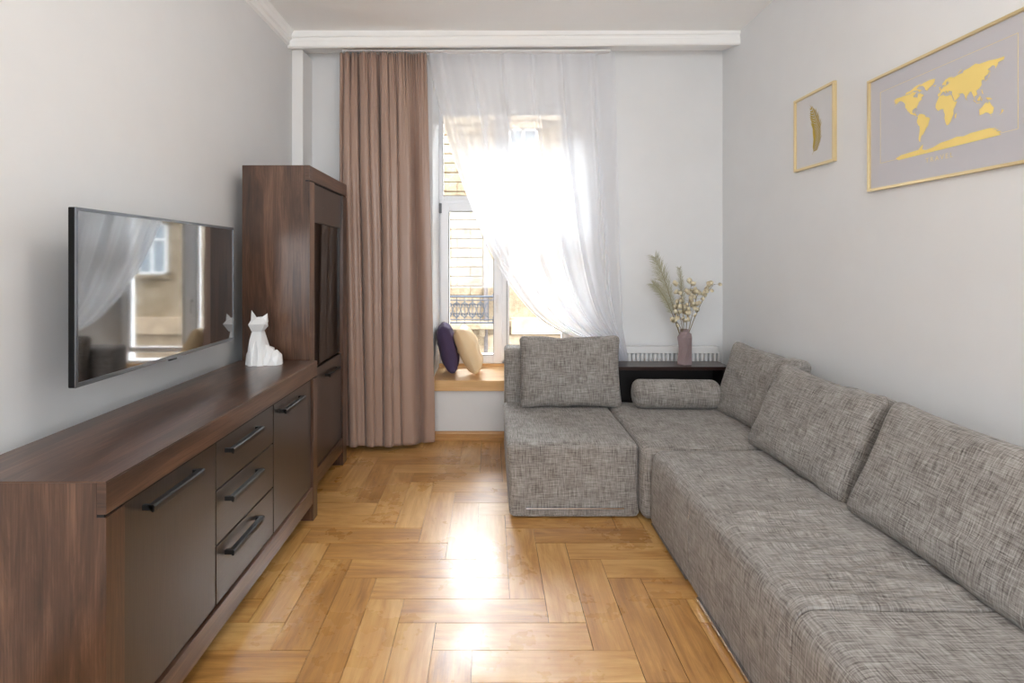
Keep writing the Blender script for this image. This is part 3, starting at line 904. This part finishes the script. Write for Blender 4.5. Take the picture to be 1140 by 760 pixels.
# ------------------------------------------------------------------ pictures on the right wall
def frame_on_wall(name, label, y0, y1, z0, z1, w, d, paper):
    root = thing(name, label, 'picture', (XR, (y0+y1)/2, z0))
    x1 = XR-.001; x0 = XR-d
    boxes('frame', [((x0, y0, z0), (x1, y1, z0+w)), ((x0, y0, z1-w), (x1, y1, z1)), ((x0, y0, z0+w), (x1, y0+w, z1-w)), ((x0, y1-w, z0+w), (x1, y1, z1-w))], M['gold'], root, bev=.0012)
    pr = boxes('print', [((x1-.008, y0+w*.5, z0+w*.5), (x1-.004, y1-w*.5, z1-w*.5))], paper, root)
    return root, pr, x1-.0085
def tri_poly(name, polys, mat, parent, x):
    """polys in (y, z); fills, thin slab facing -x"""
    bm = bmesh.new()
    from mathutils.geometry import tessellate_polygon
    for ip, P in enumerate(polys):
        x -= .00004
        vs = [bm.verts.new((x, p[0], p[1])) for p in P]
        for t in tessellate_polygon([[Vector((p[0], p[1], 0)) for p in P]]):
            try: bm.faces.new([vs[i] for i in t])
            except ValueError: pass
    for f in bm.faces:
        f.normal_update()
        if f.normal.x > 0: f.normal_flip()
    return obj(name, bm, mat, parent, recalc=False)
root, pr, px_ = frame_on_wall('world_map_picture', 'large gold-framed grey print of a gold world map, right edge of the photo', 1.78, 2.585, 1.759, 2.298, .012, .02, M['print'])
def lon(l): return 2.173 - l*.0015
def lat(a): return 2.033 + a*.0018
CONT = {
 'north_america': [(-168,66),(-162,70),(-156,71),(-141,70),(-128,70),(-115,69),(-108,68),(-95,71),(-88,68),(-82,69),(-86,64),(-94,60),(-92,57),(-82,55),(-80,51),(-78,56),(-77,61),(-72,62),(-66,59),(-60,56),(-56,52),(-64,50),(-65,46),(-60,46),(-66,44),(-70,42),(-74,40),(-76,36),(-81,31),(-80,26),(-82,28),(-84,30),(-90,29),(-97,27),(-97,21),(-94,18),(-90,20),(-87,21),(-88,16),(-83,15),(-83,10),(-78,9),(-80,7),(-86,11),(-94,15),(-104,19),(-109,25),(-113,31),(-110,24),(-115,29),(-118,34),(-124,40),(-124,48),(-131,55),(-140,60),(-148,60),(-154,57),(-164,54),(-158,58),(-166,61),(-161,64)],
 'canadian_isles': [(-125,72),(-118,76),(-105,76),(-95,79),(-85,82),(-65,83),(-75,78),(-82,74),(-70,70),(-62,66),(-72,64),(-78,70),(-92,73),(-105,70),(-117,70)],
 'greenland': [(-73,78),(-60,82),(-35,83.5),(-18,81),(-20,74),(-26,69),(-38,65),(-44,60),(-51,64),(-54,70),(-60,76)],
 'south_america': [(-78,8),(-72,12),(-62,10),(-52,5),(-50,0),(-40,-3),(-35,-7),(-39,-15),(-41,-22),(-48,-27),(-54,-34),(-58,-39),(-65,-42),(-67,-47),(-69,-52),(-66,-55),(-72,-54),(-75,-48),(-73,-38),(-71,-28),(-71,-18),(-76,-14),(-81,-6),(-80,0),(-77,4)],
 'africa': [(-6,36),(10,37),(11,34),(20,31),(32,31),(35,27),(39,18),(43,12),(51,12),(46,3),(40,-4),(40,-14),(35,-22),(32,-28),(26,-34),(19,-35),(15,-27),(12,-17),(13,-8),(9,0),(9,4),(2,6),(-8,4),(-13,9),(-17,14),(-16,22),(-10,30)],
 'eurasia': [(-9,43),(-9,37),(-2,37),(3,42),(9,44),(13,41),(16,38),(18,40),(13,45),(19,42),(23,37),(26,41),(36,37),(35,32),(39,24),(43,13),(52,17),(60,22),(56,26),(50,30),(57,26),(67,25),(72,20),(77,8),(80,15),(88,22),(92,22),(95,16),(99,8),(103,1),(101,10),(105,9),(109,12),(106,20),(114,22),(121,28),(120,36),(125,39),(127,35),(129,37),(128,42),(138,46),(141,53),(136,55),(150,60),(156,57),(156,51),(163,58),(164,62),(178,63),(180,69),(160,70),(140,73),(114,74),(104,78),(85,74),(70,73),(68,69),(55,69),(42,67),(33,67),(40,69),(27,71),(15,69),(5,62),(6,58),(11,59),(13,55),(17,57),(18,62),(24,66),(22,61),(29,60),(21,56),(14,54),(9,55),(8,54),(3,51),(-2,49),(-1,45)],
 'australia': [(114,-22),(122,-18),(130,-12),(136,-12),(136,-16),(141,-11),(146,-19),(153,-27),(150,-37),(144,-39),(138,-34),(131,-32),(124,-34),(115,-34)],
 'antarctica': [(-150,-86),(-160,-80),(-140,-75),(-110,-74),(-75,-73),(-68,-67),(-58,-63),(-62,-74),(-50,-78),(-25,-76),(0,-70),(25,-69),(50,-66),(70,-69),(90,-66),(115,-66),(140,-66),(160,-70),(150,-72),(165,-73),(158,-76),(172,-79),(165,-82),(172,-86)],
 'britain': [(-5,50),(1,51),(0,54),(-2,58),(-6,57),(-3,54)], 'iceland': [(-24,65),(-18,66.5),(-14,65),(-19,63)],
 'madagascar': [(44,-17),(50,-13),(47,-25),(44,-24)], 'sumatra': [(95,5),(104,-2),(106,-6),(100,-1)], 'borneo': [(109,1),(116,7),(119,4),(116,-4),(110,-3)],
 'java': [(106,-6),(114,-7),(120,-9),(108,-8)], 'sulawesi': [(119,0),(125,1),(121,-1),(123,-5),(120,-5)], 'new_guinea': [(131,-1),(141,-3),(150,-9),(144,-8),(138,-8)],
 'japan': [(130,32),(136,35),(141,39),(143,44),(140,42),(138,37),(131,34)], 'philippines': [(120,18),(122,18),(126,7),(122,10)], 'new_zealand': [(173,-35),(178,-38),(174,-42),(167,-46),(172,-41)],
 'cuba': [(-84,22),(-75,20),(-77,21)], 'sri_lanka': [(80,9),(82,7),(80,6)], 'novaya_zemlya': [(52,71),(60,76),(68,77),(57,72)], 'sakhalin': [(142,54),(144,49),(142,46)], 'tasmania': [(145,-41),(148,-41),(147,-43.5)],
}
tri_poly('gold_map', [[(lon(a), lat(b)) for a, b in P] for P in CONT.values()], M['foil'], pr, px_-.0006)
b = .0014
y0, y1, z0, z1 = 1.855, 2.51, 1.884, 2.221
boxes('border_line', [((px_-.0004, y0, z1-b), (px_+.001, y1, z1)), ((px_-.0004, y0, z0), (px_+.001, y0+b, z1)), ((px_-.0004, y1-b, z0), (px_+.001, y1, z1)),
   ((px_-.0004, y0, z0), (px_+.001, 1.935, z0+b)), ((px_-.0004, 2.395, z0), (px_+.001, y1, z0+b))], M['foil_pale'], pr)
def text_mesh(name, body, size, parent, mat, x, yc, z, spacing=1.0):
    cu = bpy.data.curves.new(name, 'FONT'); cu.body = body; cu.size = size; cu.align_x = 'CENTER'; cu.space_character = spacing; cu.extrude = .0002
    t = bpy.data.objects.new('tmp', cu); C.objects.link(t)
    dg = bpy.context.evaluated_depsgraph_get(); me = bpy.data.meshes.new_from_object(t.evaluated_get(dg))
    bpy.data.objects.remove(t)
    # local text x -> -y world, y -> z
    for v in me.vertices: v.co = Vector((x - v.co.z, yc - v.co.x, z + v.co.y))
    me.flip_normals() if False else None
    me.materials.clear(); me.materials.append(mat); me.name = name
    o = bpy.data.objects.new(name, me); C.objects.link(o); o.parent = parent
    return o
tx = text_mesh('lettering', 'TRAVEL', .028, pr, M['foil_pale'], px_-.0004, 2.183, 1.838, 1.5)

root2, pr2, px2 = frame_on_wall('feather_picture', 'small gold-framed pale print of a golden feather, left of the world map', 2.836, 3.209, 1.958, 2.389, .014, .02, M['print_light'])
# children of print share its world coordinates: the parts keep identity offsets
def feather():
    polys = []
    sp = [px3(905.5, 172, 1) * 1 for _ in range(1)]
    def wallpt(px, py):
        y = XR*F/(px-545); return (y, H-(py-291)*y/F)
    A, B_, D_ = Vector(wallpt(906.5, 172)), Vector(wallpt(917, 148)), Vector(wallpt(904, 117))
    def P(t): return A*(1-t)**2 + B_*2*t*(1-t) + D_*t*t
    rnd = random.Random(4)
    n = 17
    for i in range(n):
        t = .08 + .9*i/n; p = P(t); d = (P(min(1, t+.02))-P(t-.02)).normalized(); s = Vector((-d.y, d.x))
        w = .062*math.sin(PI*min(1, (.15+t*.85)))**.6*(1.0 if t < .8 else (1.15-t)/.35)
        for sg in (-1, 1):
            tip = p + (d*.9+s*sg*.75)*w*rnd.uniform(.8, 1.12); b0 = p-d*.002; b1 = p+d*.006
            m = (p+tip)/2 + s*sg*.007
            polys.append([tuple(b0), tuple(m - d*.003), tuple(tip), tuple((p+tip)/2 + d*.003), tuple(p+d*.004)])
    sh = [P(i/20) for i in range(21)]
    polys.append([(q.x-.0012, q.y) for q in sh] + [(q.x+.0012, q.y) for q in reversed(sh)])
    tri_poly('gold_feather', polys, M['foil_dark'], pr2, px2-.0006)
feather()

# ------------------------------------------------------------------ building across the street
def facade():
    Y = 19.6; s = Y/F
    def fx(px): return (px-545)*s
    def fz(py): return H-(py-291)*s
    root = thing('apartment_building', 'cream stone apartment building with iron balcony across the street', 'building', (1, Y+4, -5.5))
    bm = bmesh.new(); rnd = random.Random(2)
    add_box(bm, (-16, Y+.12, -5.5), (20, Y+8, 9.2))
    z = -.9; k = 0
    pipe = fx(541)
    while z < 8.8:
        # rusticated blocks left of the drainpipe
        x = -12 + (.5 if k % 2 else 0)
        while x < pipe-.3:
            w = 1.35; xe = min(x+w, pipe-.12)
            add_box(bm, (x+.004, Y+.03, z+.022), (xe-.004, Y+.14, z+.338), .022, 1); x += w
        z += .35; k += 1
    for z in (-.98, 3.0, 6.6): add_box(bm, (pipe+.15, Y-.12, z), (16, Y+.13, z+.22), .02, 1)
    add_box(bm, (-16, Y-.5, 9.0), (20, Y+.2, 9.5), .08, 1)
    obj('wall', bm, M['stone'], root)
    bm = bmesh.new(); add_tube(bm, [(pipe, Y-.1, -5.4), (pipe, Y-.1, 4), (pipe, Y-.1, 9)], .075, 10)
    for z in (-3, 0, 1.2, 2.4, 4.5, 7): add_box(bm, (pipe-.11, Y-.12, z), (pipe+.11, Y+.1, z+.1))
    obj('drainpipe', bm, M['pipe'], root)
    for zc in (1.9, 5.4):
        for xc in (1.25, 4.1, 7.0, 9.9):
            z0, z1 = zc-.95, zc+.95; a, b_ = xc-.55, xc+.55
            fr = boxes('window', [((a, Y+.02, z0), (a+.09, Y+.14, z1)), ((b_-.09, Y+.02, z0), (b_, Y+.14, z1)), ((a, Y+.02, z0), (b_, Y+.14, z0+.09)), ((a, Y+.02, z1-.09), (b_, Y+.14, z1)), ((xc-.05, Y+.02, z0), (xc+.05, Y+.14, z1)), ((a, Y+.02, zc+.3), (b_, Y+.14, zc+.38))], M['outframe'], root)
            boxes('pane', [((a+.05, Y+.08, z0+.05), (b_-.05, Y+.11, z1-.05))], M['outglass'], fr)
            boxes('lintel', [((a-.18, Y-.05, z1), (b_+.18, Y+.14, z1+.28))], M['stonedark'] if zc > 5 else M['stone'], fr, bev=.02)
            boxes('sill', [((a-.14, Y-.04, z0-.14), (b_+.14, Y+.14, z0))], M['stonedark'] if zc > 5 else M['stone'], fr, bev=.02)
    # plinth storey
    bands = boxes('lower_storey', [((-14, Y-.02, -5.5), (18, Y+.13, -1.3)), ((-14, Y-.06, -2.0), (18, Y+.12, -1.75)), ((1.0-.2, Y-.2, -1.25), (16, Y+.13, -.65))], M['stonedark'], root)
    boxes('sign_panel', [((fx(528), Y-.12, fz(384)), (fx(543), Y, fz(366)))], M['stone'], root)
    # balcony
    x0, x1, z0, z1 = -3.4, fx(549), fz(357), fz(328); yb = Y-.95
    bal = boxes('balcony_slab', [((x0, yb-.05, z0-.2), (x1, Y+.1, z0)), ((x0+.3, yb+.3, z0-.5), (x0+.5, Y, z0-.2)), ((x1-.5, yb+.3, z0-.5), (x1-.3, Y, z0-.2))], M['stone'], root, bev=.03)
    bm = bmesh.new()
    for zz, r in ((z1, .04), (z1-.13, .022), (z0+.04, .03), (z0+.15, .02)):
        add_tube(bm, [(x0, yb, zz), (x1, yb, zz)], r, 6); add_tube(bm, [(x1, yb, zz), (x1, Y+.05, zz)], r, 6); add_tube(bm, [(x0, yb, zz), (x0, Y+.05, zz)], r, 6)
    x = x0; i = 0
    zl, zh = z0+.15, z1-.13; zm = (zl+zh)/2; hh = (zh-zl)/2
    while x < x1+.01:
        add_tube(bm, [(x, yb, z0), (x, yb, z1)], .016, 5)
        if x+.28 < x1:
            c = x+.14
            for sg in (-1, 1):       # scrollwork: two back-to-back C scrolls
                pts = []
                for q in range(15):
                    a = -2.4+4.8*q/14
                    pts.append((c+sg*(.10-.085*math.cos(a)*1.0), yb, zm+hh*.85*math.sin(a*.62)))
                add_tube(bm, pts, .017, 5)
                for zz in (zm-hh*.5, zm+hh*.5):
                    add_tube(bm, [(c+sg*.07+.05*math.cos(u*PI/4), yb, zz+.06*math.sin(u*PI/4)) for u in range(8)], .014, 5)
        x += .28; i += 1
    obj('balcony_railing', bm, M['iron'], root)
    bm = bmesh.new(); add_box(bm, (-30, 5.3, -5.7), (34, 60, -5.5)); struct('street', bm, M['asphalt'])
facade()
# unseen bulk of our own house, added to block sky light from the facade
bm = bmesh.new()
add_box(bm, (-30, YR-T, ZC+.26), (32, YB+.75, 19)); add_box(bm, (-30, YR-T, -5.5), (32, YB+.75, -.21))
add_box(bm, (-30, YR-T, -.21), (XL-T-.01, YB+.75, ZC+.26)); add_box(bm, (XR+T+.01, YR-T, -.21), (32, YB+.75, ZC+.26))
struct('wall_outer_blocker', bm, M['render_grey'])

# fix parent inverses for second-level parts: they were given identity and share world coordinates
def wmat(o):
    m = o.matrix_basis.copy()
    if o.parent: m = wmat(o.parent) @ o.matrix_parent_inverse @ m
    return m

# ------------------------------------------------------------------ light
w = bpy.data.worlds.new('sky'); bpy.context.scene.world = w; w.use_nodes = True
nt = w.node_tree; bg = nt.nodes['Background']
tcw = nt.nodes.new('ShaderNodeTexCoord'); sx = nt.nodes.new('ShaderNodeVectorMath'); sx.operation = 'DOT_PRODUCT'; sx.inputs[1].default_value = (-.1, .8, .6); mr = nt.nodes.new('ShaderNodeMapRange')
nt.links.new(tcw.outputs['Generated'], sx.inputs[0]); nt.links.new(sx.outputs['Value'], mr.inputs[0])
mr.inputs[1].default_value = -.02; mr.inputs[2].default_value = 1.0; mr.inputs[3].default_value = 3.2; mr.inputs[4].default_value = 16.0
nt.links.new(mr.outputs[0], bg.inputs[1])
bg.inputs[0].default_value = (.88, .945, 1.0, 1)
sun = bpy.data.lights.new('sun', 'SUN'); sun.energy = 5.0; sun.angle = math.radians(1.5); sun.color = (1, .95, .86)
so = bpy.data.objects.new('sun', sun); C.objects.link(so)
d = Vector((.12, -.44, -1.0)); so.rotation_euler = d.to_track_quat('-Z', 'Y').to_euler()
# unseen globe lamp, added above the view as fill for ceiling and walls
def lamp():
    root = thing('added_fill_lamp', 'unseen white globe lamp added as fill light in the near half of the room', 'fill lamp', (.2, 1.2, 2.38))
    t = NT('fill_lamp_globe'); t.b.inputs['Emission Color'].default_value = (1, .96, .9, 1); t.b.inputs['Emission Strength'].default_value = 5.5
    bm = bmesh.new(); bmesh.ops.create_uvsphere(bm, u_segments=24, v_segments=14, radius=.2); bmesh.ops.translate(bm, verts=bm.verts, vec=(.2, 1.2, 2.58))
    obj('globe', bm, t.m, root, smooth=True)
    bm = bmesh.new(); add_tube(bm, [(.2, 1.2, 2.77), (.2, 1.2, ZC-.02)], .006, 8); obj('cord', bm, M['black'], root)
    bm = bmesh.new(); add_tube(bm, [(.2, 1.2, ZC-.03), (.2, 1.2, ZC)], .05, 20); obj('ceiling_rose', bm, M['trimwhite'], root)
lamp()
def portal(name, loc, rot, sx, sy):
    L = bpy.data.lights.new(name, 'AREA'); L.shape = 'RECTANGLE'; L.size = sx; L.size_y = sy; L.cycles.is_portal = True
    o = bpy.data.objects.new(name, L); C.objects.link(o); o.location = loc; o.rotation_euler = rot
portal('front_window_portal', ((NXL+NXR)/2, NYB+.2, (.478+NZT)/2), (R(-90), 0, 0), NXR-NXL, NZT-.478)
portal('rear_fill_portal', ((RW[0]+RW[1])/2, YR-T-.02, (RW[2]+RW[3])/2), (R(90), 0, 0), RW[1]-RW[0], RW[3]-RW[2])  # sampling portal for the added rear opening

# ------------------------------------------------------------------ camera, view
cam = bpy.data.cameras.new('camera'); co = bpy.data.objects.new('camera', cam); C.objects.link(co)
co.location = (0, 0, H); co.rotation_euler = (R(90), 0, 0)
cam.sensor_width = 36; cam.lens = 36*F/1140; cam.shift_x = (570-545)/1140; cam.shift_y = -(380-291)/1140
cam.clip_start = .05; cam.clip_end = 200
sc = bpy.context.scene; sc.camera = co
sc.view_settings.view_transform = 'Standard'; sc.view_settings.look = 'None'; sc.view_settings.gamma = 1; sc.view_settings.exposure = 1.48
sc.view_settings.use_curve_mapping = False
sc.cycles.use_denoising = True; sc.cycles.max_bounces = 10; sc.cycles.diffuse_bounces = 6; sc.cycles.transparent_max_bounces = 24
sc.cycles.sample_clamp_indirect = 8
